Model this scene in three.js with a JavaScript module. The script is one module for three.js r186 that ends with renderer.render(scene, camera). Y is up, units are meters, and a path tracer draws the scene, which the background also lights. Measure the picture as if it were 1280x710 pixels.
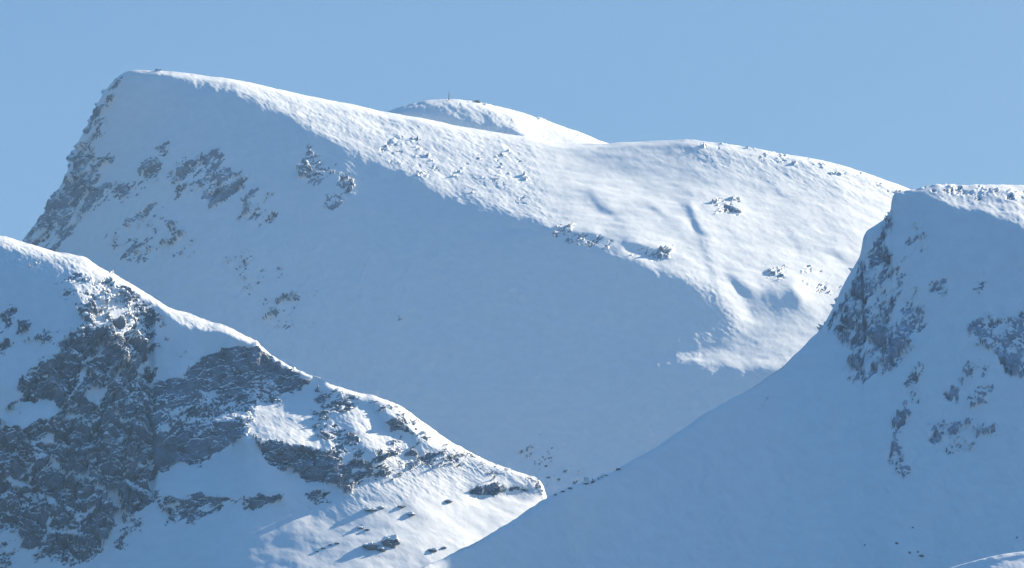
import * as THREE from 'three';

// ---------------------------------------------------------------- camera, sky, sun, exposure
const F = 5833, CX = 640, CY = 355, PITCH = 4 * Math.PI / 180;      // a long lens looking up the valley
const scene = new THREE.Scene();
const camera = new THREE.PerspectiveCamera(2 * Math.atan(355 / F) * 180 / Math.PI, 1280 / 710, 1, 60000);
camera.position.set(0, 0, 0);
camera.rotation.x = PITCH;
camera.updateMatrixWorld();

const renderer = new THREE.WebGLRenderer({ antialias: true });
renderer.setSize(1024, 568);
renderer.toneMapping = THREE.LinearToneMapping;
renderer.toneMappingExposure = 2.25;
renderer.shadowMap.enabled = true;

const SUN_AZ = 50, SUN_EL = 23;                                      // degrees right of straight ahead, degrees up
const toSun = new THREE.Vector3(
  Math.sin(SUN_AZ * Math.PI / 180) * Math.cos(SUN_EL * Math.PI / 180),
  Math.sin(SUN_EL * Math.PI / 180),
  -Math.cos(SUN_AZ * Math.PI / 180) * Math.cos(SUN_EL * Math.PI / 180));
const sun = new THREE.DirectionalLight(new THREE.Color().setRGB(1, 0.89, 0.69), 5);
sun.position.copy(toSun).multiplyScalar(9000).add(new THREE.Vector3(0, 300, -5000));
sun.target.position.set(0, 300, -5000);
sun.castShadow = true;
sun.shadow.mapSize.set(4096, 4096);
Object.assign(sun.shadow.camera, { left: -2500, right: 2500, top: 2500, bottom: -2500, near: 10, far: 20000 });
sun.shadow.radius = 1;
scene.add(sun, sun.target);

scene.fog = new THREE.FogExp2(new THREE.Color().setRGB(0.45, 0.73, 1), 0.000022);

// ---------------------------------------------------------------- helpers
let seedState = 20240317;
function rnd() { seedState |= 0; seedState = seedState + 0x6D2B79F5 | 0; let t = Math.imul(seedState ^ seedState >>> 15, 1 | seedState); t = t + Math.imul(t ^ t >>> 7, 61 | t) ^ t; return ((t ^ t >>> 14) >>> 0) / 4294967296; }
const PERM = new Uint8Array(512);
{ const p = [...Array(256).keys()]; for (let i = 255; i > 0; i--) { const j = Math.floor(rnd() * (i + 1)); [p[i], p[j]] = [p[j], p[i]]; } for (let i = 0; i < 512; i++) PERM[i] = p[i & 255]; }
function grad(h, x, y, z) { h &= 15; const u = h < 8 ? x : y, v = h < 4 ? y : h === 12 || h === 14 ? x : z; return ((h & 1) ? -u : u) + ((h & 2) ? -v : v); }
function noise(x, y, z) {
  const X0 = Math.floor(x), Y0 = Math.floor(y), Z0 = Math.floor(z);
  x -= X0; y -= Y0; z -= Z0;
  const X = X0 & 255, Y = Y0 & 255, Z = Z0 & 255;
  const u = x * x * x * (x * (x * 6 - 15) + 10), v = y * y * y * (y * (y * 6 - 15) + 10), w = z * z * z * (z * (z * 6 - 15) + 10);
  const A = PERM[X] + Y, AA = PERM[A] + Z, AB = PERM[A + 1] + Z, B = PERM[X + 1] + Y, BA = PERM[B] + Z, BB = PERM[B + 1] + Z;
  const l = (a, b, t) => a + (b - a) * t;
  return l(l(l(grad(PERM[AA], x, y, z), grad(PERM[BA], x - 1, y, z), u), l(grad(PERM[AB], x, y - 1, z), grad(PERM[BB], x - 1, y - 1, z), u), v),
    l(l(grad(PERM[AA + 1], x, y, z - 1), grad(PERM[BA + 1], x - 1, y, z - 1), u), l(grad(PERM[AB + 1], x, y - 1, z - 1), grad(PERM[BB + 1], x - 1, y - 1, z - 1), u), v), w);
}
function fbm(x, y, z, n, g = 0.5) { let s = 0, a = 1; for (let i = 0; i < n; i++) { s += a * noise(x, y, z); x = x * 2.03 + 17.1; y = y * 2.03 - 5.3; z = z * 2.03 + 9.7; a *= g; } return s; }
function ridged(x, y, z, n, g = 0.5) { let s = 0, a = 1, t = 0; for (let i = 0; i < n; i++) { s += a * (1 - 2 * Math.abs(noise(x, y, z))); t += a; x = x * 2.07 + 3.7; y = y * 2.07 + 11.3; z = z * 2.07 - 7.9; a *= g; } return s / t; }
function hash(i, j, k) { let h = Math.imul(i, 374761393) ^ Math.imul(j, 668265263) ^ Math.imul(k, 2147483629); h = Math.imul(h ^ h >>> 13, 1274126177); h ^= h >>> 16; h = Math.imul(h, 2246822519); return (h ^ h >>> 15) >>> 0; }
let seam = 1;                                                        // how far the last point looked up lies from a joint between blocks
function facets(x, y, z) {                                           // broken rock: blocks, each with one flat tilted face
  const I = Math.floor(x), J = Math.floor(y), K = Math.floor(z); let best = 9, second = 9, bh = 0, cx = 0, cy = 0, cz = 0;
  for (let i = I - 1; i <= I + 1; i++) for (let j = J - 1; j <= J + 1; j++) for (let k = K - 1; k <= K + 1; k++) {
    const h = hash(i, j, k), a = i + (h & 1023) / 1024 - x, b = j + (h >>> 10 & 1023) / 1024 - y, c = k + (h >>> 20 & 1023) / 1024 - z, d = a * a + b * b + c * c;
    if (d < best) { second = best; best = d; bh = h; cx = a; cy = b; cz = c; } else if (d < second) second = d;
  }
  seam = Math.sqrt(second) - Math.sqrt(best);
  const g = Math.imul(bh ^ bh >>> 11, 2654435761) >>> 0;
  return ((g & 255) / 256 - 0.5) * 0.9 - (cx * ((g >>> 8 & 255) / 256 - 0.5) + cy * ((g >>> 16 & 255) / 256 - 0.25) + cz * ((g >>> 24 & 255) / 256 - 0.5)) * 1.5;
}
{ // clear winter sky: even pale blue low down, deeper overhead, whiter round the sun, a faint uneven veil
  const w = 2048, h = 1024, data = new Float32Array(w * h * 4);
  const d = new THREE.Vector3();
  for (let j = 0; j < h; j++) for (let i = 0; i < w; i++) {
    const phi = ((i + 0.5) / w - 0.5) * 2 * Math.PI, el = ((j + 0.5) / h - 0.5) * Math.PI;
    d.set(Math.cos(el) * Math.cos(phi), Math.sin(el), Math.cos(el) * Math.sin(phi));
    const up = Math.max(0, Math.sin(el)), k = 1 - Math.exp(-up * 2.2);
    const c = Math.max(0, d.dot(toSun)), g = Math.pow(c, 12) * 0.25 + Math.pow(c, 3) * 0.11;
    const veil = 1 + 0.035 * fbm(d.x * 9, d.y * 26, d.z * 9, 3);
    const o = (j * w + i) * 4;
    data[o] = Math.max(0.005, 0.098 - 0.095 * k) + g * 0.83 + 0.5 * (veil - 1) * 0.1; data[o + 1] = 0.187 - 0.124 * k + g * 0.9 + 0.5 * (veil - 1) * 0.1; data[o + 2] = 0.311 - 0.124 * k + g * 0.92 + 0.5 * (veil - 1) * 0.1; data[o + 3] = 1;
  }
  const t = new THREE.DataTexture(data, w, h, THREE.RGBAFormat, THREE.FloatType);
  t.mapping = THREE.EquirectangularReflectionMapping;
  t.magFilter = t.minFilter = THREE.LinearFilter; t.needsUpdate = true;
  scene.background = t; scene.environment = t;
}
const clamp = (x, a = 0, b = 1) => x < a ? a : x > b ? b : x;
const sstep = (a, b, x) => { const t = clamp((x - a) / (b - a)); return t * t * (3 - 2 * t); };

function pchip(pts) {                                                // monotone cubic through (x, y) points
  const n = pts.length, x = pts.map(p => p[0]), y = pts.map(p => p[1]), d = [], m = [];
  for (let i = 0; i < n - 1; i++) d.push((y[i + 1] - y[i]) / (x[i + 1] - x[i]));
  for (let i = 0; i < n; i++) m.push(i === 0 ? d[0] : i === n - 1 ? d[n - 2] : d[i - 1] * d[i] <= 0 ? 0 : 2 * d[i - 1] * d[i] / (d[i - 1] + d[i]));
  return q => {
    if (q <= x[0]) return y[0]; if (q >= x[n - 1]) return y[n - 1];
    let i = 0; while (q > x[i + 1]) i++;
    const h = x[i + 1] - x[i], t = (q - x[i]) / h, t2 = t * t, t3 = t2 * t;
    return (2 * t3 - 3 * t2 + 1) * y[i] + (t3 - 2 * t2 + t) * h * m[i] + (-2 * t3 + 3 * t2) * y[i + 1] + (t3 - t2) * h * m[i + 1];
  };
}
const cosP = Math.cos(PITCH), sinP = Math.sin(PITCH);
function at(px, py, dist, out) {                                     // survey: a bearing and a distance up the valley -> a point in metres
  const xc = (px - CX) / F, yc = (CY - py) / F, zz = cosP - yc * sinP, s = dist / zz;
  out[0] = xc * s; out[1] = (yc * cosP + sinP) * s; out[2] = -dist;
  return out;
}

// maps of slope and of rock cover over a mountain's face, kept on a coarse grid
const GX0 = -270, GY0 = 50, GS = 3, GW = 612, GH = 270;
function segDist(x, y, a, b) { const dx = b[0] - a[0], dy = b[1] - a[1], t = clamp(((x - a[0]) * dx + (y - a[1]) * dy) / (dx * dx + dy * dy + 1e-9)); return Math.hypot(x - a[0] - t * dx, y - a[1] - t * dy); }
function inside(x, y, p) { let c = false; for (let i = 0, j = p.length - 1; i < p.length; j = i++) if ((p[i][1] > y) !== (p[j][1] > y) && x < (p[j][0] - p[i][0]) * (y - p[i][1]) / (p[j][1] - p[i][1]) + p[i][0]) c = !c; return c; }
function eachCell(z, fn) {                                           // weight of a zone (polygon p, or stroke l of half width w) at the grid cells it reaches
  const pts = z.p || z.l, s = z.s ?? 6, reach = s + (z.w || 0) + GS + 6;
  let x0 = 1e9, x1 = -1e9, y0 = 1e9, y1 = -1e9;
  for (const [x, y] of pts) { x0 = Math.min(x0, x); x1 = Math.max(x1, x); y0 = Math.min(y0, y); y1 = Math.max(y1, y); }
  const i0 = Math.max(0, Math.floor((x0 - reach - GX0) / GS)), i1 = Math.min(GW - 1, Math.ceil((x1 + reach - GX0) / GS));
  const j0 = Math.max(0, Math.floor((y0 - reach - GY0) / GS)), j1 = Math.min(GH - 1, Math.ceil((y1 + reach - GY0) / GS));
  for (let j = j0; j <= j1; j++) for (let i = i0; i <= i1; i++) {
    const x0_ = GX0 + i * GS, y0_ = GY0 + j * GS, a_ = z.k ?? 4, x = x0_ + a_ * fbm(x0_ / 30, y0_ / 30, 1.7, 3), y = y0_ + a_ * fbm(x0_ / 30 + 40, y0_ / 30, 1.7, 3);
    let d = 1e9;
    if (z.p) { for (let k = 0, q = pts.length - 1; k < pts.length; q = k++) d = Math.min(d, segDist(x, y, pts[q], pts[k])); if (inside(x, y, pts)) d = -d; }
    else { for (let k = 1; k < pts.length; k++) d = Math.min(d, segDist(x, y, pts[k - 1], pts[k])); d -= z.w; }
    const w = 1 - sstep(-s, s, d);
    if (w > 0) fn(j * GW + i, w);
  }
}
function sample(grid, x, y) {
  const u = clamp((x - GX0) / GS, 0, GW - 1.001), v = clamp((y - GY0) / GS, 0, GH - 1.001), i = Math.floor(u), j = Math.floor(v), a = u - i, b = v - j, o = j * GW + i;
  return (grid[o] * (1 - a) + grid[o + 1] * a) * (1 - b) + (grid[o + GW] * (1 - a) + grid[o + GW + 1] * a) * b;
}

function bspl(grid, x, y) {
  const u = clamp((x - GX0) / GS, 1, GW - 3.001), v = clamp((y - GY0) / GS, 1, GH - 3.001), i = Math.floor(u), j = Math.floor(v), a = u - i, b = v - j;
  const w = t => [(1 - t) ** 3 / 6, (3 * t * t * t - 6 * t * t + 4) / 6, (-3 * t * t * t + 3 * t * t + 3 * t + 1) / 6, t * t * t / 6];
  const A = w(a), B = w(b); let s = 0;
  for (let q = 0; q < 4; q++) { const o = (j - 1 + q) * GW + i - 1; s += B[q] * (grid[o] * A[0] + grid[o + 1] * A[1] + grid[o + 2] * A[2] + grid[o + 3] * A[3]); }
  return s;
}
/* The surface whose fall towards the valley (1/slope) and whose turn sideways (metres back per metre right) come closest to the wished ones. */
function solveFace(o, ridge, depth, lm, qx, qw, vw) {
  const n = GW * GH, D = new Float32Array(n), act = new Uint8Array(n), gy = new Float32Array(n), gx = new Float32Array(n), s0 = depth(o.mid ?? 640) / F * GS, crest = o.crest ?? 10;
  const yr = [], dr = []; for (let i = 0; i < GW; i++) { yr.push(ridge(GX0 + i * GS)); dr.push(depth(GX0 + i * GS)); }
  for (let j = 0; j < GH; j++) for (let i = 0; i < GW; i++) {
    const c = j * GW + i, y = GY0 + j * GS; D[c] = dr[i]; if (y < yr[i] || j === 0) continue;
    act[c] = 1; let m = Math.exp(lm[c]); m = 0.13 + (m - 0.13) * sstep(-1, crest, y - GS / 2 - yr[i]);
    gy[c] = s0 / m * (act[c - GW] ? 1 : (y - yr[i]) / GS); gx[c] = s0 * qx[c];
  }
  for (let j = 1; j < GH; j++) {                                      // first guess: downhill, row by row, evening out sideways
    for (let i = 0; i < GW; i++) { const c = j * GW + i; if (act[c]) D[c] = D[c - GW] - gy[c]; }
    for (let rep = 0; rep < 2; rep++) { let prev = D[j * GW]; for (let i = 1; i < GW - 1; i++) { const c = j * GW + i, t = D[c]; if (act[c] && act[c - 1] && act[c + 1]) D[c] = 0.5 * t + 0.25 * (prev + gx[c]) + 0.25 * (D[c + 1] - gx[c + 1]); prev = t; } }
  }
  for (let it = 0; it < 380; it++) for (let par = 0; par < 2; par++) for (let j = 1; j < GH; j++) for (let i = (j + par) & 1; i < GW; i += 2) {
    const c = j * GW + i; if (!act[c]) continue;
    let w = vw[c], a = w * (D[c - GW] - gy[c]);
    if (j < GH - 1) { const k = vw[c + GW]; a += k * (D[c + GW] + gy[c + GW]); w += k; }
    if (i > 0 && act[c - 1]) { const k = qw[c]; a += k * (D[c - 1] + gx[c]); w += k; }
    if (i < GW - 1 && act[c + 1]) { const k = qw[c + 1]; a += k * (D[c + 1] - gx[c + 1]); w += k; }
    D[c] += 1.9 * (a / w - D[c]);
  }
  return D;
}

const snowMat = new THREE.MeshStandardMaterial({ color: 0xffffff, vertexColors: true, roughness: 0.82, metalness: 0 });
const rockMat = new THREE.MeshStandardMaterial({ color: 0xffffff, vertexColors: true, roughness: 0.93, metalness: 0 });
for (const m of [snowMat, rockMat]) m.side = THREE.DoubleSide;

function numbered(parent, name) { let n = 0, s = name; const taken = new Set(parent.children.map(c => c.name)); while (taken.has(s)) s = name + '_' + String(++n).padStart(3, '0'); return s; }

/* One mountain: a crest line (bearing, height), its distance, and a map of how steep the ground falls from the crest towards the valley.
   The face is the steepness summed downhill from the crest; wind crust, gullies and crags are then raised on it along its own normals. */
function mountain(o) {
  const root = new THREE.Group(); root.name = o.name; root.userData = { kind: 'structure', label: o.label, category: o.category || 'mountain' };
  scene.add(root);
  const crestLine = pchip(o.ridge), ridge = x => crestLine(x) + (o.rough ?? 0) * (fbm(x / 24, o.seed, 0.5, 3) + 0.35 * noise(x / 5, o.seed, 2.5)), depth = pchip(o.depth), vis = pchip(o.vis), bot = o.bot ?? 830;
  // maps
  const lm = new Float32Array(GW * GH).fill(Math.log(o.base)), rd = new Float32Array(GW * GH), ra = new Float32Array(GW * GH).fill(o.relief || 2), hd = new Float32Array(GW * GH).fill(o.hold ?? 0.6), zi = new Uint8Array(GW * GH), zw = new Float32Array(GW * GH), tx = new Float32Array(GW * GH).fill(o.crust ?? 0.3), bp = new Float32Array(GW * GH), rn = new Float32Array(GW * GH);
  const qx = new Float32Array(GW * GH).fill(o.turn ?? -0.2), qw = new Float32Array(GW * GH).fill(0.2), vw = new Float32Array(GW * GH).fill(1);
  for (const z of o.zones || []) { const L = Math.log(z.m); eachCell(z, (c, w) => { lm[c] += (L - lm[c]) * w; if (z.q !== undefined) { qx[c] += (z.q - qx[c]) * w; qw[c] += ((z.wt ?? 1) - qw[c]) * w; } if (z.wt) vw[c] += (z.wt - vw[c]) * w; }); }
  (o.rocks || []).forEach((z, k) => eachCell(z, (c, w) => { rd[c] += (z.d - rd[c]) * w; if (z.a) ra[c] += (z.a - ra[c]) * w; if (z.hold) hd[c] += (z.hold - hd[c]) * w; if (w * z.d > zw[c]) { zw[c] = w * z.d; zi[c] = k + 1; } }));
  for (const z of o.crusts || []) eachCell(z, (c, w) => { tx[c] += (z.t - tx[c]) * w; });
  for (const z of o.runnels || []) eachCell(z, (c, w) => { rn[c] += (z.t - rn[c]) * w; });
  for (const z of o.bumps || []) eachCell(z, (c, w) => { bp[c] += z.h * w; });
  const face = solveFace(o, ridge, depth, lm, qx, qw, vw);
  // columns: fine in view, coarse beyond
  const xs = []; for (let x = o.x0 - 520; x < o.x0; x += 13) xs.push(x); for (let x = o.x0; x < o.x1; x += o.dx) xs.push(x); for (let x = o.x1; x <= o.x1 + 520; x += 13) xs.push(x);
  const BACK = 14, R = o.rows, LOW = 24, nr = BACK + R + LOW, nc = xs.length, n = nr * nc;
  const P = new Float32Array(n * 3), UV = new Float32Array(n * 2), q = [0, 0, 0], crest = o.crest ?? 10;
  for (let i = 0; i < nc; i++) {
    const x = xs[i], yr = ridge(x) , yv = Math.max(vis(x), yr + 30), yb = Math.max(bot, yv + 30);
    for (let k = 0; k < R + LOW; k++) {
      const y = k < R ? yr + (yv - yr) * k / (R - 1) : yv + (yb - yv) * (k - R + 1) / LOW;
      const v = (BACK + k) * nc + i; at(x, y, bspl(face, x, y), q); P.set(q, v * 3); UV[v * 2] = x; UV[v * 2 + 1] = y;
    }
    const D0 = bspl(face, x, yr);
    at(x, yr, D0, q);
    for (let k = 1; k <= BACK; k++) {                               // the far side of the crest
      const s = k / BACK, b = s * s * (o.back ?? 700) + s * 12, v = (BACK - k) * nc + i;
      P[v * 3] = q[0] * (1 + b / D0); P[v * 3 + 1] = q[1] + b * 0.05 - b * b * (o.fall ?? 0.0006); P[v * 3 + 2] = q[2] - b; UV[v * 2] = x; UV[v * 2 + 1] = yr;
    }
  }
  const normals = src => {
    const N = new Float32Array(n * 3);
    for (let j = 0; j < nr; j++) for (let i = 0; i < nc; i++) {
      const a = (j * nc + Math.min(i + 1, nc - 1)) * 3, b = (j * nc + Math.max(i - 1, 0)) * 3, c = (Math.min(j + 1, nr - 1) * nc + i) * 3, d = (Math.max(j - 1, 0) * nc + i) * 3;
      const ux = src[a] - src[b], uy = src[a + 1] - src[b + 1], uz = src[a + 2] - src[b + 2], vx = src[c] - src[d], vy = src[c + 1] - src[d + 1], vz = src[c + 2] - src[d + 2];
      let x = vy * uz - vz * uy, y = vz * ux - vx * uz, z = vx * uy - vy * ux; const l = Math.hypot(x, y, z) || 1, v = (j * nc + i) * 3;
      N[v] = x / l; N[v + 1] = y / l; N[v + 2] = z / l;
    }
    return N;
  };
  const N0 = normals(P), M = new Float32Array(n), Q = new Float32Array(n * 3), zone = new Uint8Array(n);
  const S = o.scale ?? 1;
  for (let v = 0; v < n; v++) {
    const x = P[v * 3], y = P[v * 3 + 1], z = P[v * 3 + 2], px = UV[v * 2], py = UV[v * 2 + 1];
    const w1 = fbm(x / (30 * S), y / (30 * S), z / (30 * S), 3), w2 = fbm(x / (30 * S) + 50, y / (30 * S), z / (30 * S), 3);
    const sx = px + 7 * w1, sy = py + 7 * w2;
    const d = sample(rd, sx, sy);
    let mask = -1;
    if (d > 0.02) {
      const st = o.strata ?? [0.5, 1];                               // lie of the rock bands
      const bx = (x * st[1] + y * st[0]), by = (y * st[1] - x * st[0]);
      const nz = fbm(bx / (34 * S), by / (13 * S), z / (40 * S), 6, 0.78);
      mask = d - 0.5 + 0.55 * nz;
    }
    M[v] = mask;
    const r = sstep(-0.12, 0.2, mask), t = sample(tx, sx, sy) * (0.45 + 0.55 * sstep(0, 12, py - ridge(px)));
    // wind crust: long low ridges and a fine ripple
    let h = (o.swell ?? 4) * fbm(x / (240 * S), y / (240 * S), z / (240 * S), 5, 0.52) + 0.3 * t * S * ridged((x * 0.95 + y * 0.3) / (20 * S), (y * 0.95 - x * 0.3) / (85 * S), z / (85 * S), 2, 0.5) + 0.42 * Math.min(t, 1.2) * S * fbm((x + 0.5 * y) / (44 * S), (y - 0.5 * x) / (70 * S), z / (60 * S), 2, 0.5) + 0.4 * t * S * ridged((x * 0.8 + y * 0.6 + 4 * S * w1) / (9 * S), (y * 0.8 - x * 0.6) / (34 * S), z / (26 * S), 3, 0.62) + 0.2 * t * S * ridged((x * 0.7 + y * 0.7 + 2 * S * w2) / (4.6 * S), (y * 0.7 - x * 0.7) / (15 * S), z / (12 * S), 2, 0.6) + 0.1 * t * S * fbm(x / (4 * S), y / (6 * S), z / (6 * S), 2) + 3.6 * S * sample(rn, sx, sy) * ridged((x + 14 * S * w1) / (46 * S), y / (300 * S), z / (300 * S), 3, 0.5);
    if (r > 0) {
      const a = sample(ra, sx, sy) * (1 - (o.tame ?? 0) * (1 - sstep(2, 16, py - ridge(px))));
      const st = o.strata ?? [0.5, 1], bx = x * st[1] + y * st[0], by = y * st[1] - x * st[0];
      const ju = 3 * S * w1, jv = 3 * S * w2;
      const big = sstep(4.5, 7, a) * (1.6 * facets((x + 3 * ju) / (75 * S), (y + 3 * jv) / (85 * S), z / (75 * S)) - 0.9 * (1 - sstep(0, 0.09, seam)));
      const mid = 2.0 * facets((bx + ju) / (30 * S), (by + jv) / (22 * S), z / (30 * S)) - 0.55 * (1 - sstep(0, 0.13, seam));
      h += r * a * (0.25 + 0.7 * fbm(x / (60 * S), y / (90 * S), z / (70 * S), 2) + big + mid + 0.75 * facets((bx + ju) / (11 * S), (by + jv) / (8 * S), z / (11 * S)) + 0.18 * facets(bx / (4.5 * S), by / (3.6 * S), z / (4.5 * S)) + 0.14 * fbm(bx / (5 * S), by / (4 * S), z / (5 * S), 3, 0.7));
    }
    h += sample(bp, px, py);
    Q[v * 3] = x + N0[v * 3] * h; Q[v * 3 + 1] = y + N0[v * 3 + 1] * h; Q[v * 3 + 2] = z + N0[v * 3 + 2] * h;
    const gi = clamp(Math.round((sx - GX0) / GS), 0, GW - 1), gj = clamp(Math.round((sy - GY0) / GS), 0, GH - 1);
    zone[v] = zi[gj * GW + gi];
  }
  const N = normals(Q), C = new Float32Array(n * 3), isRock = new Uint8Array(n);
  for (let v = 0; v < n; v++) {
    const x = Q[v * 3], y = Q[v * 3 + 1], z = Q[v * 3 + 2];
    const f = fbm(x / (4 * S), y / (3 * S), z / (4 * S), 2, 0.8);
    if (M[v] > 0 && zone[v] && N[v * 3 + 1] < sample(hd, UV[v * 2], UV[v * 2 + 1]) + 0.3 * f + 0.42 * fbm(x / (55 * S), y / (40 * S), z / (55 * S) + 31, 2) + 0.3 * sstep(0, 0.25, 0.25 - M[v])) isRock[v] = 1;
    if (isRock[v]) {
      const g = (o.rime ?? 0.22) * (0.95 + 0.5 * facets(x / (13 * S) + 7, y / (10 * S), z / (13 * S))) + 0.06 * fbm(x / 9, y / 6, z / 9, 3) + 0.03 * f, warm = 0.012 * noise(x / 40, y / 40, z / 40 + 9);
      C[v * 3] = Math.max(0.04, 0.82 * g + warm); C[v * 3 + 1] = Math.max(0.045, g); C[v * 3 + 2] = Math.max(0.055, 1.34 * g - warm);
    } else {
      const g = 0.81 + 0.03 * fbm(x / 14, y / 14, z / 14, 3);
      C[v * 3] = g; C[v * 3 + 1] = g + 0.005; C[v * 3 + 2] = g + 0.012;
    }
  }
  // sort the faces into snow and the separate crags
  const bins = new Map();
  for (let j = 0; j < nr - 1; j++) for (let i = 0; i < nc - 1; i++) {
    const a = j * nc + i, b = a + 1, c = a + nc, d = c + 1;
    const put = (p, r, s) => { const k = isRock[p] + isRock[r] + isRock[s] >= 2 ? (isRock[p] ? zone[p] : zone[r]) : 0; let l = bins.get(k); if (!l) bins.set(k, l = []); l.push(p, r, s); };
    put(a, c, b); put(b, c, d);
  }
  const map = new Int32Array(n);
  let tris = 0;
  for (const k of [...bins.keys()].sort((a, b) => a - b)) {
    const idx = bins.get(k); map.fill(-1); let m = 0; const used = [];
    const out = new Uint32Array(idx.length);
    for (let e = 0; e < idx.length; e++) { const v = idx[e]; if (map[v] < 0) { map[v] = m++; used.push(v); } out[e] = map[v]; }
    const p = new Float32Array(m * 3), nn = new Float32Array(m * 3), cc = new Float32Array(m * 3), snow = k === 0;
    for (let e = 0; e < m; e++) { const v = used[e] * 3; for (let g = 0; g < 3; g++) { p[e * 3 + g] = Q[v + g]; nn[e * 3 + g] = N[v + g]; cc[e * 3 + g] = C[v + g]; }
      if (!snow && !isRock[used[e]]) { cc[e * 3] = 0.34; cc[e * 3 + 1] = 0.36; cc[e * 3 + 2] = 0.39; }
      if (snow && isRock[used[e]]) { cc[e * 3] = 0.62; cc[e * 3 + 1] = 0.62; cc[e * 3 + 2] = 0.63; } }
    const g = new THREE.BufferGeometry();
    g.setAttribute('position', new THREE.BufferAttribute(p, 3)); g.setAttribute('normal', new THREE.BufferAttribute(nn, 3)); g.setAttribute('color', new THREE.BufferAttribute(cc, 3));
    g.setIndex(new THREE.BufferAttribute(out, 1));
    const mesh = new THREE.Mesh(g, snow ? snowMat : rockMat), z = snow ? null : o.rocks[k - 1];
    mesh.name = numbered(root, snow ? 'snow_cover' : z.n || 'rock_outcrop'); mesh.castShadow = mesh.receiveShadow = true;
    if (z && z.label) mesh.userData.label = z.label;
    root.add(mesh); tris += idx.length / 3;
  }
  console.log(o.name, tris, 'triangles');
  const idxAt = (px, py) => {                                        // the finished surface at a bearing, for things that stand on it
    let i = 0; while (i < nc - 2 && xs[i] < px) i++;
    let j = BACK; while (j < nr - 2 && UV[(j * nc + i) * 2 + 1] < py) j++;
    const v = (j * nc + i) * 3; return { p: new THREE.Vector3(Q[v], Q[v + 1], Q[v + 2]), n: new THREE.Vector3(N[v], N[v + 1], N[v + 2]) };
  };
  return { root, at: idxAt };
}

// ---------------------------------------------------------------- valley ground
{
  const g = new THREE.PlaneGeometry(14000, 11000, 140, 110); g.rotateX(-Math.PI / 2); g.translate(0, 0, -4600);
  const p = g.attributes.position;
  for (let i = 0; i < p.count; i++) { const x = p.getX(i), z = p.getZ(i), far = Math.hypot(x, z); p.setY(i, -9 + 6 * fbm(x / 700, 0, z / 700, 3) * sstep(60, 500, far)); }
  g.computeVertexNormals();
  const m = new THREE.Mesh(g, new THREE.MeshStandardMaterial({ color: new THREE.Color().setRGB(0.1, 0.105, 0.1), roughness: 0.85 }));  // out-of-view ground, coloured dark so less sunlight bounces onto the shaded faces
  m.name = 'ground'; m.receiveShadow = m.castShadow = true; m.userData = { kind: 'structure', label: 'unseen valley ground, made dark to cut bounced light', category: 'ground' };
  scene.add(m);
}

// ---------------------------------------------------------------- far summit
const knob = mountain({
  name: 'distant_summit', label: 'small rounded snowy summit with a mast, behind the long crest', seed: 3.3,
  ridge: [[-60, 560], [200, 330], [400, 178], [460, 150], [488, 138], [505, 132], [525, 127], [545, 124.5], [570, 124], [590, 126], [610, 130], [640, 137.5], [680, 149], [710, 160], [735, 169], [750, 176], [800, 192], [1000, 270], [1300, 430]],
  depth: [[200, 8300], [1000, 8300]], vis: [[200, 250], [1000, 260]], bot: 420,
  x0: 470, x1: 770, dx: 1.2, rows: 90, base: 0.36, crest: 14, swell: 2, crust: 2.2, rough: 0.8, back: 900, scale: 1.3,
  zones: [{ p: [[440, 150], [505, 139], [545, 146], [580, 153], [615, 157], [645, 166], [665, 174], [640, 230], [440, 220]], m: 1.1, s: 4, q: -0.3, wt: 4 }],
  crusts: [{ p: [[650, 130], [760, 170], [760, 190], [660, 170]], t: 0.7, s: 12 }],
  rocks: [{ p: [[575, 122], [600, 124], [640, 136], [690, 150], [735, 168], [735, 173], [690, 156], [630, 141], [575, 128]], d: 0.3, s: 4, a: 1.2, label: 'stony rim along the rounded summit' }],
});

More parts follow.
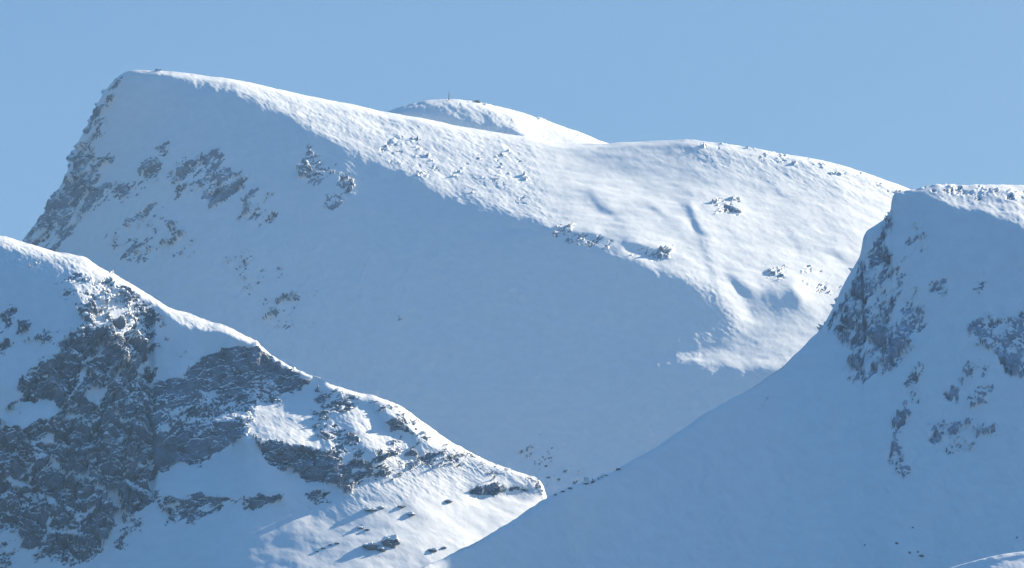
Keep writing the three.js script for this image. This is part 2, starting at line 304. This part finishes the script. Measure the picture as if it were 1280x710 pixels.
// ---------------------------------------------------------------- the long mountain
const main = mountain({
  name: 'long_crested_mountain', label: 'long snow mountain with a sunlit crest and a great shaded face', seed: 7.7,
  ridge: [[-280, 560], [-100, 470], [-20, 380], [30, 299], [48, 275], [62, 255], [80, 225], [94, 196], [99, 176], [108, 158], [118, 138], [130, 118], [142, 104], [152, 95], [163, 90], [180, 89.5], [200, 91], [250, 97], [330, 110], [400, 124], [480, 140], [545, 153], [600, 163], [660, 171], [700, 177], [750, 177.5], [800, 176], [850, 175], [880, 177], [915, 181], [980, 192], [1040, 205], [1100, 223], [1135, 236], [1180, 253], [1300, 285], [1500, 330]],
  depth: [[-280, 7000], [30, 7000], [200, 6980], [700, 6960], [1100, 6960], [1500, 6960]],
  vis: [[-280, 600], [0, 380], [150, 440], [300, 500], [450, 570], [600, 625], [700, 650], [780, 640], [1000, 500], [1130, 400], [1500, 420]],
  x0: -8, x1: 1150, dx: 1.06, rows: 530, base: 0.8, crest: 9, swell: 5, crust: 1.5, rough: 0.7, back: 800, fall: 0.0004, scale: 1.2, relief: 5, strata: [0.7, 0.7], rime: 0.27,
  zones: [
    { p: [[-280, 300], [160, 60], [185, 110], [150, 180], [120, 260], [60, 420], [-280, 600]], m: 1.15, s: 25, q: -1.2 },
    { p: [[168, 50], [176, 92], [222, 104], [250, 124], [262, 121], [300, 126], [335, 140], [372, 157], [400, 173], [430, 190], [460, 199], [500, 214], [540, 233], [580, 249], [620, 263], [655, 279], [685, 294], [730, 310], [770, 322], [815, 338], [850, 352], [900, 350], [1000, 340], [1250, 320], [1300, 50]], m: 0.36, s: 13, q: 0.1, k: 9 },
    { p: [[600, 200], [760, 200], [900, 230], [880, 300], [760, 290], [660, 240]], m: 0.31, s: 30 },
    { p: [[840, 290], [1200, 270], [1080, 410], [1010, 435], [935, 432], [905, 405], [868, 362]], m: 0.42, s: 24, q: 0.05 },
        { p: [[760, 346], [850, 364], [892, 372], [920, 392], [938, 410], [925, 426], [860, 440], [780, 448]], m: 0.82, s: 18, q: -0.3, wt: 2 },
    { p: [[812, 454], [870, 443], [930, 432], [1040, 406], [1100, 440], [1010, 458], [940, 461]], m: 0.37, s: 8, q: 0.2, wt: 3, k: 3 },
    { p: [[930, 396], [955, 374], [990, 364], [1002, 378], [972, 394], [945, 400]], m: 0.95, s: 7, q: -0.4, wt: 4 },
    { p: [[914, 348], [932, 357], [946, 374], [938, 380], [922, 368]], m: 0.82, s: 6, q: -0.3, wt: 2.2 },
    { l: [[862, 262], [868, 280], [874, 296]], w: 3, m: 1.0, s: 5, q: -0.5, wt: 2.5 }, { l: [[880, 314], [887, 334], [892, 352]], w: 2.5, m: 0.75, s: 6, q: -0.3, wt: 1.2 },
    { l: [[742, 247], [752, 264], [768, 272]], w: 2, m: 0.7, s: 5 }, { l: [[812, 262], [826, 272]], w: 2, m: 0.7, s: 5 },
    { l: [[968, 236], [978, 246]], w: 1.5, m: 0.9, s: 3 }, { l: [[993, 296], [996, 312]], w: 2, m: 0.9, s: 3 }, { l: [[1040, 316], [1058, 330]], w: 2.5, m: 0.9, s: 4 }, { l: [[700, 292], [745, 300]], w: 3, m: 1.2, s: 3 }, { l: [[785, 312], [830, 322]], w: 4, m: 1.4, s: 3 },
    { l: [[605, 298], [640, 293], [668, 297]], w: 2.5, m: 0.3, s: 4, q: 0.2, wt: 4 }, { p: [[330, 148], [420, 192], [520, 240], [545, 268], [480, 268], [415, 232]], m: 0.6, s: 10, wt: 2 }, { p: [[790, 452], [830, 446], [850, 454], [810, 462]], m: 0.5, s: 6 }, { l: [[540, 350], [500, 470], [520, 600]], w: 8, m: 0.9, s: 30, q: 0.1 }, { l: [[700, 360], [690, 480], [720, 600]], w: 8, m: 0.7, s: 30, q: -0.4 },
    { p: [[640, 565], [780, 560], [800, 640], [640, 650]], m: 0.62, s: 30 },
  ],
  runnels: [{ p: [[100, 220], [200, 160], [350, 210], [480, 260], [640, 330], [800, 400], [900, 480], [800, 640], [600, 640], [100, 480]], t: 1, s: 45 }],
  crusts: [{ p: [[160, 60], [176, 96], [260, 128], [400, 178], [500, 218], [620, 268], [690, 298], [820, 342], [900, 360], [930, 410], [830, 452], [940, 462], [1200, 420], [1200, 150]], t: 0.55, s: 14 }, { p: [[170, 70], [180, 95], [260, 125], [400, 175], [480, 205], [600, 260], [700, 300], [660, 170], [400, 120]], t: 1.5, s: 12 }, { p: [[850, 165], [1140, 225], [1130, 260], [860, 200]], t: 1.4, s: 12 }, { p: [[700, 190], [860, 200], [860, 300], [720, 300]], t: 0.3, s: 20 }, { p: [[900, 230], [1120, 260], [1060, 400], [840, 452], [950, 460], [900, 350]], t: 0.5, s: 20 }],
  rocks: [
    { p: [[20, 310], [60, 245], [95, 185], [108, 150], [135, 105], [160, 95], [150, 112], [134, 140], [124, 170], [112, 205], [125, 225], [100, 270], [75, 320], [20, 340]], d: 0.64, s: 12, a: 6, hold: 0.46, label: 'broken crags down the steep shoulder of the long mountain' },
    { p: [[116, 200], [148, 190], [152, 200], [122, 216]], d: 0.67, s: 5 }, { p: [[95, 230], [150, 222], [175, 232], [160, 248], [110, 265]], d: 0.55, s: 10 },
    { p: [[180, 205], [200, 196], [208, 212], [196, 230], [184, 222]], d: 0.71, s: 5 }, { p: [[190, 185], [210, 175], [216, 190], [202, 196]], d: 0.41, s: 5 },
    { p: [[210, 215], [245, 194], [272, 190], [285, 210], [312, 236], [308, 250], [270, 256], [218, 246]], d: 0.6, s: 9, label: 'wide rock outcrop in the shaded face' },
    { p: [[160, 270], [190, 252], [200, 262], [188, 290], [162, 284]], d: 0.50, s: 6 }, { p: [[205, 270], [222, 275], [220, 292], [208, 288]], d: 0.60, s: 4 },
    { p: [[300, 250], [345, 235], [340, 275], [310, 285]], d: 0.27, s: 10 }, { p: [[130, 295], [240, 300], [235, 325], [140, 325]], d: 0.27, s: 12 },
    { p: [[370, 212], [384, 184], [398, 196], [412, 196], [420, 206], [408, 226], [396, 236], [380, 228]], d: 0.75, s: 5, a: 4.2, label: 'dark crag standing alone below the sunlit edge' },
    { p: [[404, 246], [416, 240], [428, 252], [424, 266], [408, 264]], d: 0.65, s: 4, a: 3 }, { p: [[412, 215], [445, 222], [440, 245], [420, 240]], d: 0.45, s: 6 },
    { p: [[478, 172], [520, 180], [540, 212], [510, 214], [480, 196]], d: 0.41, s: 8, a: 1.1 },
    { p: [[690, 288], [740, 290], [768, 300], [760, 310], [700, 302]], d: 0.47, s: 5, a: 2.5 }, { p: [[780, 306], [838, 312], [838, 328], [800, 328]], d: 0.57, s: 5, a: 3, label: 'small crag on the lip of the sunlit slope' },
    { p: [[890, 252], [918, 248], [920, 266], [892, 268]], d: 0.50, s: 5 }, { p: [[280, 320], [400, 360], [380, 430], [340, 400]], d: 0.21, s: 14 },
    { p: [[870, 176], [930, 184], [1000, 195], [1100, 222], [1130, 238], [1080, 224], [980, 202], [880, 184]], d: 0.35, s: 5, a: 1 },
    { p: [[960, 330], [1050, 345], [1040, 372], [965, 350]], d: 0.31, s: 8, a: 1.5 }, { p: [[640, 560], [700, 545], [720, 610], [660, 600]], d: 0.14, s: 12, a: 2 },
    { p: [[560, 200], [640, 200], [660, 250], [590, 230]], d: 0.25, s: 12, a: 1 }, { p: [[470, 395], [495, 400], [490, 412], [474, 408]], d: 0.35, s: 5 },
  ],
});

// ---------------------------------------------------------------- craggy spur
const spur = mountain({
  name: 'craggy_spur', label: 'snowy spur with dark cliffs, its sunlit crest sloping down', seed: 1.9,
  ridge: [[-280, 262], [-60, 285], [0, 295], [40, 305], [70, 316], [100, 322], [130, 338], [160, 352], [200, 375], [240, 392], [280, 405], [310, 417], [325, 427], [340, 440], [365, 458], [400, 473], [430, 487], [470, 496], [500, 508], [530, 529], [560, 550], [600, 573], [640, 588], [660, 594], [672, 598.5], [678, 606], [684, 624], [700, 652], [740, 690], [800, 730], [1000, 800]],
  depth: [[-280, 5000], [0, 4860], [200, 4770], [340, 4715], [500, 4690], [676, 4680], [1000, 4660]],
  vis: [[-280, 722], [500, 722], [540, 715], [676, 650], [700, 690], [1000, 840]],
  x0: -8, x1: 700, dx: 0.85, rows: 460, base: 0.78, crest: 7, swell: 4, crust: 1.1, tame: 0.6, rough: 1.6, back: 500, fall: 0.0008, scale: 0.8, relief: 4, rime: 0.18, strata: [0.45, 0.9],
  zones: [
    { p: [[-280, 200], [-280, 300], [0, 311], [22, 319], [50, 332], [75, 342], [110, 348], [140, 356], [170, 371], [192, 386], [215, 402], [240, 410], [275, 416], [300, 422], [325, 434], [345, 454], [400, 487], [440, 499], [480, 514], [520, 542], [560, 564], [620, 588], [676, 603], [700, 500]], m: 0.32, s: 5, q: 0.2, k: 8 },
    { p: [[-20, 312], [40, 325], [110, 345], [170, 370], [190, 385], [182, 402], [120, 378], [70, 356], [-20, 332]], m: 0.52, s: 7, q: 0.35, k: 9 },
    { p: [[95, 345], [150, 350], [190, 385], [195, 440], [150, 450], [110, 400]], m: 0.8, s: 10, q: 1.0 },
    { p: [[-280, 450], [20, 490], [60, 445], [110, 415], [186, 420], [186, 628], [140, 680], [95, 720], [-280, 780]], m: 1.7, s: 10 },
    { p: [[-20, 528], [20, 510], [60, 498], [78, 505], [70, 516], [20, 535], [-20, 548]], m: 0.7, s: 4 },
    { p: [[190, 420], [240, 412], [300, 424], [345, 446], [390, 474], [372, 490], [325, 505], [300, 548], [262, 576], [188, 593]], m: 1.3, s: 5 },
    { p: [[205, 395], [240, 411], [290, 421], [282, 445], [250, 468], [212, 468], [196, 440]], m: 0.76, s: 5 },
    { p: [[262, 452], [300, 428], [318, 432], [322, 500], [300, 504], [262, 490]], m: 4, s: 4, q: -0.4, wt: 4 }, { p: [[324, 432], [345, 448], [368, 462], [388, 476], [372, 489], [326, 503]], m: 4, s: 4, q: -0.3, wt: 4 },
    { p: [[190, 546], [250, 536], [300, 526], [300, 548], [262, 573], [189, 592]], m: 5, s: 4, q: -0.2, wt: 3 },
    { p: [[318, 510], [372, 490], [398, 478], [404, 500], [392, 560], [350, 562], [302, 547]], m: 0.42, s: 5, q: 0.7, wt: 6 },
    { p: [[318, 550], [350, 556], [392, 562], [422, 566], [440, 598], [424, 612], [386, 600], [350, 582], [322, 562]], m: 2.6, s: 4 },
    { p: [[190, 597], [262, 580], [318, 557], [350, 582], [385, 602], [420, 620], [380, 640], [300, 640], [195, 630]], m: 0.76, s: 4 },
    { p: [[196, 624], [230, 619], [290, 623], [300, 627], [240, 656], [205, 650]], m: 2, s: 3 }, { p: [[302, 622], [352, 615], [352, 630], [306, 637]], m: 2, s: 3 }, { p: [[378, 614], [410, 618], [412, 630], [386, 632]], m: 2, s: 3 },
    { p: [[100, 740], [140, 684], [195, 644], [300, 641], [382, 634], [330, 672], [280, 716], [270, 760]], m: 0.82, s: 6 },
    { p: [[255, 740], [300, 692], [345, 666], [390, 641], [426, 616], [470, 602], [560, 594], [640, 602], [676, 604], [690, 640], [540, 716], [500, 780]], m: 0.5, s: 13, q: 0.25, k: 3 },
    { p: [[400, 490], [440, 500], [520, 548], [600, 578], [660, 597], [580, 594], [520, 588], [470, 600], [430, 612], [410, 560]], m: 0.8, s: 6, q: 0.6 },
    { p: [[430, 505], [470, 515], [500, 550], [470, 570], [445, 540]], m: 0.45, s: 5, q: 0.6, wt: 5 }, { p: [[482, 526], [505, 528], [515, 545], [485, 542]], m: 3, s: 3 },
    { p: [[586, 612], [630, 607], [664, 608], [664, 616], [620, 621], [590, 622]], m: 1.6, s: 3 },
  ],
  crusts: [{ p: [[-20, 290], [100, 320], [200, 372], [320, 420], [300, 426], [180, 395], [80, 355], [-20, 335]], t: 1.7, s: 8 }, { p: [[380, 480], [660, 590], [660, 600], [420, 620]], t: 1.6, s: 10 }, { p: [[300, 720], [400, 640], [680, 610], [680, 650], [520, 730]], t: 0.35, s: 14 }, { p: [[180, 740], [230, 680], [330, 640], [400, 636], [340, 740]], t: 0.2, s: 14 }],
  bumps: [{ l: [[188, 395], [188, 480], [188, 590], [190, 625]], w: 2.5, h: -10, s: 4 }, { l: [[322, 430], [323, 470], [320, 505]], w: 2, h: 4, s: 5 }, { l: [[128, 425], [60, 520], [20, 600]], w: 3, h: -7, s: 9 }, { l: [[75, 505], [88, 560], [80, 620]], w: 3, h: -6, s: 6 }, { l: [[20, 540], [40, 600], [60, 680]], w: 3, h: -6, s: 8 }, { l: [[150, 450], [135, 540], [120, 640]], w: 5, h: 7, s: 10 }, { l: [[100, 460], [40, 560]], w: 5, h: 6, s: 12 }],
  rocks: [
    { p: [[-20, 545], [10, 520], [30, 470], [70, 440], [100, 400], [95, 350], [130, 345], [186, 380], [190, 480], [188, 625], [150, 655], [130, 690], [90, 712], [60, 700], [-20, 690]], d: 0.95, s: 9, a: 6.5, hold: 0.4, n: 'cliff', label: 'main cliff of dark rock streaked with snow' },
    { p: [[100, 348], [130, 345], [190, 385], [195, 430], [150, 420], [120, 400]], d: 0.46, s: 8, a: 4, n: 'crag', label: 'rocky rib with sunlit snow in its cracks' },
    { p: [[-20, 530], [20, 508], [60, 496], [80, 504], [72, 518], [20, 538], [-20, 550]], d: 0.05, s: 3 },
    { p: [[30, 335], [60, 335], [110, 352], [150, 365], [120, 385], [70, 362]], d: 0.36, s: 8, a: 2 }, { p: [[648, 590], [676, 598], [690, 640], [674, 632], [664, 606]], d: 0.5, s: 4, a: 2 },
    { p: [[0, 390], [20, 372], [12, 410], [2, 420]], d: 0.5, s: 5 }, { p: [[20, 405], [40, 400], [36, 418], [22, 416]], d: 0.55, s: 4 }, { p: [[25, 425], [85, 405], [70, 428], [28, 436]], d: 0.46, s: 5 }, { p: [[-20, 425], [15, 420], [5, 445], [-20, 455]], d: 0.5, s: 5 },
    { p: [[260, 444], [300, 430], [338, 447], [386, 477], [374, 488], [325, 503], [300, 548], [262, 575], [190, 593], [190, 470], [225, 470]], d: 1.1, s: 5, a: 1.4, hold: 0.62, n: 'cliff', label: 'smooth dark rock walls above the hanging snowfield' },
    { p: [[200, 500], [250, 505], [290, 498], [315, 512], [280, 525], [215, 535]], d: 0.5, s: 6, a: 3 },
    { p: [[195, 395], [205, 400], [214, 420], [205, 425]], d: 0.5, s: 4 }, { p: [[215, 430], [240, 440], [235, 455], [215, 446]], d: 0.36, s: 5 },
    { p: [[318, 548], [350, 556], [395, 560], [424, 566], [442, 598], [424, 614], [386, 600], [350, 582], [322, 563]], d: 1, s: 4, a: 3.5, n: 'cliff', label: 'low dark cliff under the sunlit snow patch' },
    { p: [[196, 624], [230, 619], [290, 623], [300, 627], [240, 656], [205, 650]], d: 0.72, s: 4, a: 3 }, { p: [[302, 622], [352, 615], [352, 630], [306, 637]], d: 0.62, s: 3 }, { p: [[376, 613], [412, 617], [414, 632], [384, 633]], d: 0.55, s: 4 },
    { p: [[108, 487], [136, 489], [128, 508], [112, 506]], d: 0, s: 5 }, { l: [[78,556],[130,565]], w: 1.9, d: 0.08, s: 4 }, { l: [[60,572],[98,599]], w: 2.6, d: 0.08, s: 4 }, { l: [[100,603],[125,615],[152,634]], w: 1.9, d: 0.08, s: 4 }, { l: [[48,621],[80,634],[114,644]], w: 2.6, d: 0.08, s: 4 }, { l: [[187,440],[168,472],[176,504]], w: 1.9, d: 0.08, s: 4 }, { l: [[20,560],[48,548],[66,552]], w: 2.6, d: 0.08, s: 4 }, { l: [[128,430],[104,462],[92,492]], w: 1.9, d: 0.08, s: 4 }, { l: [[140,520],[168,528],[184,540]], w: 2.6, d: 0.08, s: 4 }, { l: [[150,575],[176,580]], w: 1.9, d: 0.08, s: 4 }, { l: [[30,470],[62,462]], w: 2.6, d: 0.08, s: 4 }, { l: [[90,520],[112,532]], w: 1.9, d: 0.08, s: 4 }, { l: [[10,600],[34,612]], w: 2.6, d: 0.08, s: 4 }, { l: [[118,580],[104,600]], w: 1.9, d: 0.08, s: 4 }, { l: [[150,470],[132,486]], w: 2.6, d: 0.08, s: 4 }, { l: [[40,580],[30,610]], w: 1.9, d: 0.08, s: 4 }, { l: [[60,660],[92,668]], w: 2.6, d: 0.08, s: 4 }, { l: [[160,600],[178,612]], w: 1.9, d: 0.08, s: 4 }, { l: [[140, 622], [152, 642], [142, 668], [130, 700]], w: 5, d: 0, s: 5 }, { l: [[186, 440], [170, 470], [176, 500]], w: 1.5, d: 0.1, s: 3.5 }, { l: [[40, 690], [60, 660], [66, 640]], w: 2.5, d: 0, s: 4 }, { p: [[-20, 665], [24, 664], [34, 690], [20, 720], [-20, 720]], d: 0.2, s: 8 }, { l: [[96, 640], [104, 690]], w: 2, d: 0.1, s: 4 },
    { p: [[135, 690], [150, 660], [180, 652], [176, 664]], d: 0.62, s: 4 }, { p: [[0, 690], [10, 680], [20, 712], [0, 720]], d: 0.55, s: 4 },
    { p: [[392, 486], [430, 496], [445, 510], [430, 520], [400, 505]], d: 0.6, s: 5, a: 3 }, { p: [[385, 510], [420, 525], [445, 560], [430, 575], [400, 545]], d: 0.45, s: 6, a: 3 },
    { p: [[430, 570], [470, 555], [540, 556], [560, 575], [520, 588], [470, 600], [435, 612]], d: 0.52, s: 7, a: 3, n: 'crag', label: 'broken rocks low on the sunlit crest' },
    { p: [[482, 524], [505, 527], [514, 545], [486, 543]], d: 0.8, s: 3, a: 3, label: 'square dark boulder-like crag on the sunlit crest' },
    { p: [[510, 545], [560, 560], [640, 590], [672, 598], [672, 603], [600, 594], [540, 575]], d: 0.42, s: 5, a: 2 }, { p: [[584, 610], [630, 606], [660, 608], [660, 615], [620, 618], [588, 621]], d: 0.62, s: 3, a: 2.5 },
    { p: [[395, 476], [440, 492], [500, 512], [560, 550], [640, 588], [640, 594], [530, 545], [480, 518], [430, 504]], d: 0.4, s: 5, a: 1.6 },
  ],
});

// ---------------------------------------------------------------- shaded shoulder
const shoulder = mountain({
  name: 'shaded_shoulder', label: 'shaded snow mountain with a cornice and a sunlit flat top', seed: 5.1,
  ridge: [[260, 880], [480, 742], [540, 706], [580, 685], [640, 655], [700, 620], [740, 603], [800, 575], [860, 538], [900, 510], [960, 468], [985, 450], [1010, 425], [1030, 402], [1040, 386], [1058, 352], [1072, 330], [1079, 316], [1081, 300], [1086, 290], [1100, 280], [1110, 270], [1115, 262], [1117, 246], [1122, 241], [1140, 237], [1160, 233], [1200, 231.5], [1260, 231], [1300, 232], [1540, 240]],
  depth: [[260, 3400], [540, 3720], [740, 3900], [960, 4100], [1030, 4180], [1118, 4250], [1300, 4300], [1540, 4350]],
  vis: [[260, 910], [540, 722], [1540, 722]], bot: 800,
  x0: 515, x1: 1290, dx: 1.25, rows: 400, base: 0.85, crest: 6, swell: 5, crust: 1.4, rough: 1.6, rime: 0.33, back: 500, scale: 0.8, relief: 4, hold: 0.54, strata: [0.85, 0.5],
  zones: [
    { p: [[1121, 150], [1122, 239], [1150, 243], [1172, 252], [1200, 263], [1235, 273], [1258, 282], [1290, 296], [1540, 360], [1540, 100]], m: 0.33, s: 4 },
    { p: [[1030, 400], [1060, 345], [1090, 285], [1118, 262], [1140, 300], [1130, 380], [1080, 440]], m: 1.3, s: 15 },
    { p: [[800, 660], [1000, 620], [1540, 640], [1540, 830], [600, 830]], m: 0.66, s: 40 },
  ],
  runnels: [{ p: [[1000, 480], [1120, 300], [1300, 320], [1300, 740], [640, 740], [760, 640]], t: 0.9, s: 40 }],
  crusts: [{ p: [[1125, 225], [1300, 225], [1300, 295], [1200, 262], [1130, 243]], t: 1.7, s: 8 }, { p: [[1090, 440], [1150, 440], [1130, 600], [1100, 600]], t: 0.6, s: 15 }],
  bumps: [{ l: [[1105, 690], [1130, 698]], w: 6, h: 3, s: 18 }],
  rocks: [
    { p: [[1118, 264], [1108, 300], [1118, 330], [1142, 368], [1128, 396], [1105, 430], [1080, 446], [1060, 440], [1054, 422], [1036, 410], [1056, 372], [1084, 326], [1100, 294]], d: 0.76, s: 9, a: 4.5, hold: 0.48, n: 'cliff', label: 'dark streaked cliff under the cornice' },
    { p: [[1095, 330], [1140, 340], [1160, 400], [1120, 440], [1085, 440]], d: 0.42, s: 12 }, { p: [[1050, 440], [1090, 440], [1080, 480], [1062, 470]], d: 0.4, s: 7 }, { p: [[1225, 432], [1255, 440], [1290, 470], [1290, 490], [1250, 455]], d: 0.5, s: 6 },
    { p: [[1125, 290], [1155, 280], [1150, 330], [1120, 340]], d: 0.43, s: 10 }, { p: [[1163, 352], [1182, 350], [1184, 368], [1168, 370]], d: 0.67, s: 6 }, { p: [[1214, 358], [1240, 342], [1243, 350], [1220, 364]], d: 0.62, s: 6 },
    { p: [[1162, 400], [1140, 402], [1110, 430], [1075, 465], [1085, 475], [1118, 462], [1130, 440]], d: 0.69, s: 10 },
    { p: [[1212, 410], [1240, 395], [1300, 385], [1300, 448], [1250, 440], [1225, 432]], d: 0.76, s: 10, a: 3, label: 'rock outcrop on the shaded shoulder' }, { p: [[1250, 445], [1300, 450], [1300, 488], [1270, 475]], d: 0.72, s: 7 },
    { p: [[1150, 450], [1160, 470], [1140, 512], [1130, 520], [1132, 480]], d: 0.59, s: 7 }, { p: [[1120, 520], [1135, 525], [1130, 560], [1140, 590], [1118, 602], [1112, 570]], d: 0.61, s: 7 },
    { p: [[1178, 490], [1208, 480], [1206, 502], [1182, 506]], d: 0.76, s: 6 }, { p: [[1212, 492], [1240, 490], [1236, 508], [1214, 508]], d: 0.67, s: 6 }, { p: [[1198, 468], [1240, 452], [1238, 462], [1204, 474]], d: 0.67, s: 6 },
    { p: [[1150, 555], [1165, 530], [1200, 526], [1250, 535], [1250, 548], [1200, 545], [1165, 558]], d: 0.63, s: 7 }, { p: [[1175, 562], [1210, 552], [1214, 562], [1188, 572]], d: 0.75, s: 6 },
    { p: [[952, 505], [965, 485], [968, 488], [956, 508]], d: 0.57, s: 5 }, { p: [[1150, 232], [1300, 240], [1300, 252], [1180, 246]], d: 0.47, s: 7, a: 1 }, { p: [[730, 600], [755, 593], [757, 598], [735, 606]], d: 0.62, s: 4, a: 2 },
  ],
});

// ---------------------------------------------------------------- near bank
const bank = mountain({
  name: 'near_snow_bank', label: 'sunlit snow bank cutting into the lower corner', category: 'snow bank', seed: 9.2,
  ridge: [[900, 830], [1060, 765], [1130, 736], [1170, 718], [1195, 708.5], [1230, 699], [1255, 693.5], [1285, 690], [1540, 672]],
  depth: [[900, 3300], [1540, 3300]], vis: [[900, 860], [1170, 740], [1540, 740]], bot: 800,
  x0: 1165, x1: 1290, dx: 1.2, rows: 60, base: 0.3, crest: 4, swell: 0.5, crust: 0.8, back: 120, fall: 0.001, scale: 0.6,
  zones: [{ l: [[1150, 727], [1195, 712], [1235, 704], [1290, 697]], w: 1.6, m: 1.2, s: 3 }],
});

// ---------------------------------------------------------------- stones standing clear of the snow
const snowCapMat = new THREE.MeshStandardMaterial({ color: new THREE.Color().setRGB(0.81, 0.815, 0.822), roughness: 0.85, side: THREE.DoubleSide });
function boulder(site, px, py, wpx, hpx, label, group, cap = 0.55) {
  const { p, n } = site.at(px, py), k = -p.z / F, w = wpx * k / 2, h = hpx * k / 2, seed = px * 0.37 + py * 0.11;
  const root = new THREE.Group(); root.name = numbered(scene, 'boulder'); root.position.copy(p); root.position.y -= h * 0.12; root.rotation.y = seed;
  root.userData = { label, category: 'boulder' }; if (group) root.userData.group = group;
  const build = (grow, keep) => {
    const g = new THREE.IcosahedronGeometry(1, 5), a = g.attributes.position, out = [];
    const v = new THREE.Vector3(), d = new THREE.Vector3();
    for (let i = 0; i < a.count; i++) {
      d.fromBufferAttribute(a, i);
      const r = 1 + 0.5 * facets(d.x * 1.3 + seed, d.y * 1.3, d.z * 1.3) + 0.12 * facets(d.x * 3.2 + seed, d.y * 3.2, d.z * 3.2) + grow;
      v.set(d.x * r * w, d.y * r * h, d.z * r * w * 0.9); a.setXYZ(i, v.x, v.y, v.z);
    }
    if (keep) for (let i = 0; i < a.count; i += 3) {
      let up = 0; for (let q = 0; q < 3; q++) { d.fromBufferAttribute(a, i + q); up += d.y / h + 0.2 * noise(d.x / w * 2.2 + seed, d.y / h * 2.2, d.z / w * 2.2); }
      if (up / 3 > cap) for (let q = 0; q < 3; q++) out.push(a.getX(i + q), a.getY(i + q), a.getZ(i + q));
    }
    const b = new THREE.BufferGeometry(); b.setAttribute('position', keep ? new THREE.Float32BufferAttribute(out, 3) : a); b.computeVertexNormals(); return b;
  };
  const stone = new THREE.Mesh(build(0, false), stoneMat); stone.name = 'stone';
  root.add(stone);
  const cg = build(0.06, true); if (hpx > 3.2 && cg.attributes.position.count > 60) { const c = new THREE.Mesh(cg, snowCapMat); c.name = 'snow_cap'; root.add(c); }
  root.traverse(o => { o.castShadow = o.receiveShadow = true; });
  scene.add(root);
}
const stoneMat = new THREE.MeshStandardMaterial({ color: new THREE.Color().setRGB(0.16, 0.18, 0.21), roughness: 0.95, side: THREE.DoubleSide });
boulder(spur, 463, 683, 21, 12, 'broad dark boulder with long shadow on the sunlit snow apron', null, 0.45);
boulder(spur, 488, 679, 26, 19, 'largest boulder on the sunlit snow apron, peaked and snow-capped', null, 0.5);
boulder(spur, 476, 688, 10, 7, 'small stone wedged between the two big boulders on the apron');
boulder(spur, 540, 687, 13, 5, 'low flat boulder on the apron beside the shaded shoulder');
boulder(spur, 555, 684, 7, 3.4, 'small stone on the apron next to the low flat boulder');
boulder(spur, 559, 626, 10, 5, 'lone stone on the apron under the broken rocks');
for (const [x, y, w, h, l] of [[462, 638, 14, 5, 'broad half-buried stone at the cliff end of the apron stone row'], [476, 635, 10, 4, 'narrower half-buried stone next to the broad one in the apron row'], [502, 634, 12, 2.6, 'thin flat stone in the apron row between two taller stones'], [513, 643, 12, 5.5, 'tallest half-buried stone of the apron row, beside the thin flat one']]) boulder(spur, x, y, w, h, l, 'half-buried stones across the apron', 0.0);
for (const [x, y, w, h, l] of [[450, 659, 9, 3.6, 'larger of two small stones between the apron row and the big boulders'], [458, 662, 6, 2.6, 'smaller of two small stones between the apron row and the big boulders']]) boulder(spur, x, y, w, h, l, 'small stones mid apron', 0.0);
for (const [x, y, w, h] of [[404, 685, 6, 2.4], [412, 681, 5, 2.2], [421, 679, 6, 2.2], [396, 689, 4, 2]]) boulder(spur, x, y, w, h, 'tiny snow-plastered stone low on the sunlit apron', 'tiny stones on the lower apron', -0.4);
for (const [x, y, w, h] of [[1121, 683, 4, 3], [1137, 694, 3.5, 4], [1147, 691, 3, 3], [1151, 695, 6, 4], [1141, 662, 2.5, 2], [1081, 683, 2.5, 2], [1271, 674, 2.5, 2.5]]) boulder(shoulder, x, y, w, h, 'small dark stone in the shaded snow below the outcrops', 'stones at the foot of the shaded shoulder', 0.9);
for (const [x, y, w, h] of [[693, 623.5, 4, 3], [702, 619, 5, 3], [711, 615, 6, 3], [731, 607, 7, 4.5], [745, 601, 9, 5], [757, 595.5, 5, 4], [773, 588, 7, 3]]) boulder(shoulder, x, y, w, h, 'snowy stone on the low edge of the shaded shoulder', 'stones along the low edge', 0.2);
for (const [x, y, w, h] of [[683, 586, 4, 3], [706, 591.5, 4.5, 4], [699, 602, 5, 3], [686, 600, 5, 3]]) boulder(main, x, y, w, h, 'dark stone in the shaded hollow beyond the spur tip', 'stones in the shaded hollow', 1.2);
for (const [x, y, w, h] of [[195, 90, 3, 4], [199, 90, 3, 3.4]]) boulder(main, x, y, w, h, 'small dark stone standing on the highest point of the crest', 'pair of stones on the crest', 1.5);
boulder(knob, 596, 126.5, 9, 3.2, 'flat dark stone on the far rounded summit', null, 0.9);

// ---------------------------------------------------------------- mast on the far summit
{
  const { p } = knob.at(560.5, 125), root = new THREE.Group(); root.name = 'mast'; root.position.copy(p);
  root.userData = { label: 'thin dark mast standing on the rounded far summit', category: 'mast' };
  const mm = new THREE.MeshStandardMaterial({ color: new THREE.Color().setRGB(0.035, 0.05, 0.07), roughness: 0.6, metalness: 0.2 });
  const add = (name, g, y, parent = root) => { const m = new THREE.Mesh(g, mm); m.name = name; m.position.y = y; m.castShadow = m.receiveShadow = true; parent.add(m); return m; };
  add('base', new THREE.CylinderGeometry(1.0, 1.4, 2.4, 12), 0.8);
  add('lower_tube', new THREE.CylinderGeometry(0.75, 0.9, 7, 12), 5.2);
  const up = add('upper_tube', new THREE.CylinderGeometry(0.38, 0.5, 6.6, 10), 12);
  add('antenna', new THREE.CylinderGeometry(0.12, 0.16, 3, 8), 4.6, up);
  for (const a of [0, 2.1, 4.2]) { const b = add('aerial_panel', new THREE.BoxGeometry(0.35, 2.2, 0.2), 0, root); b.position.set(Math.sin(a) * 0.8, 9.6, Math.cos(a) * 0.8); b.rotation.y = a; }
  scene.add(root);
}

renderer.render(scene, camera);
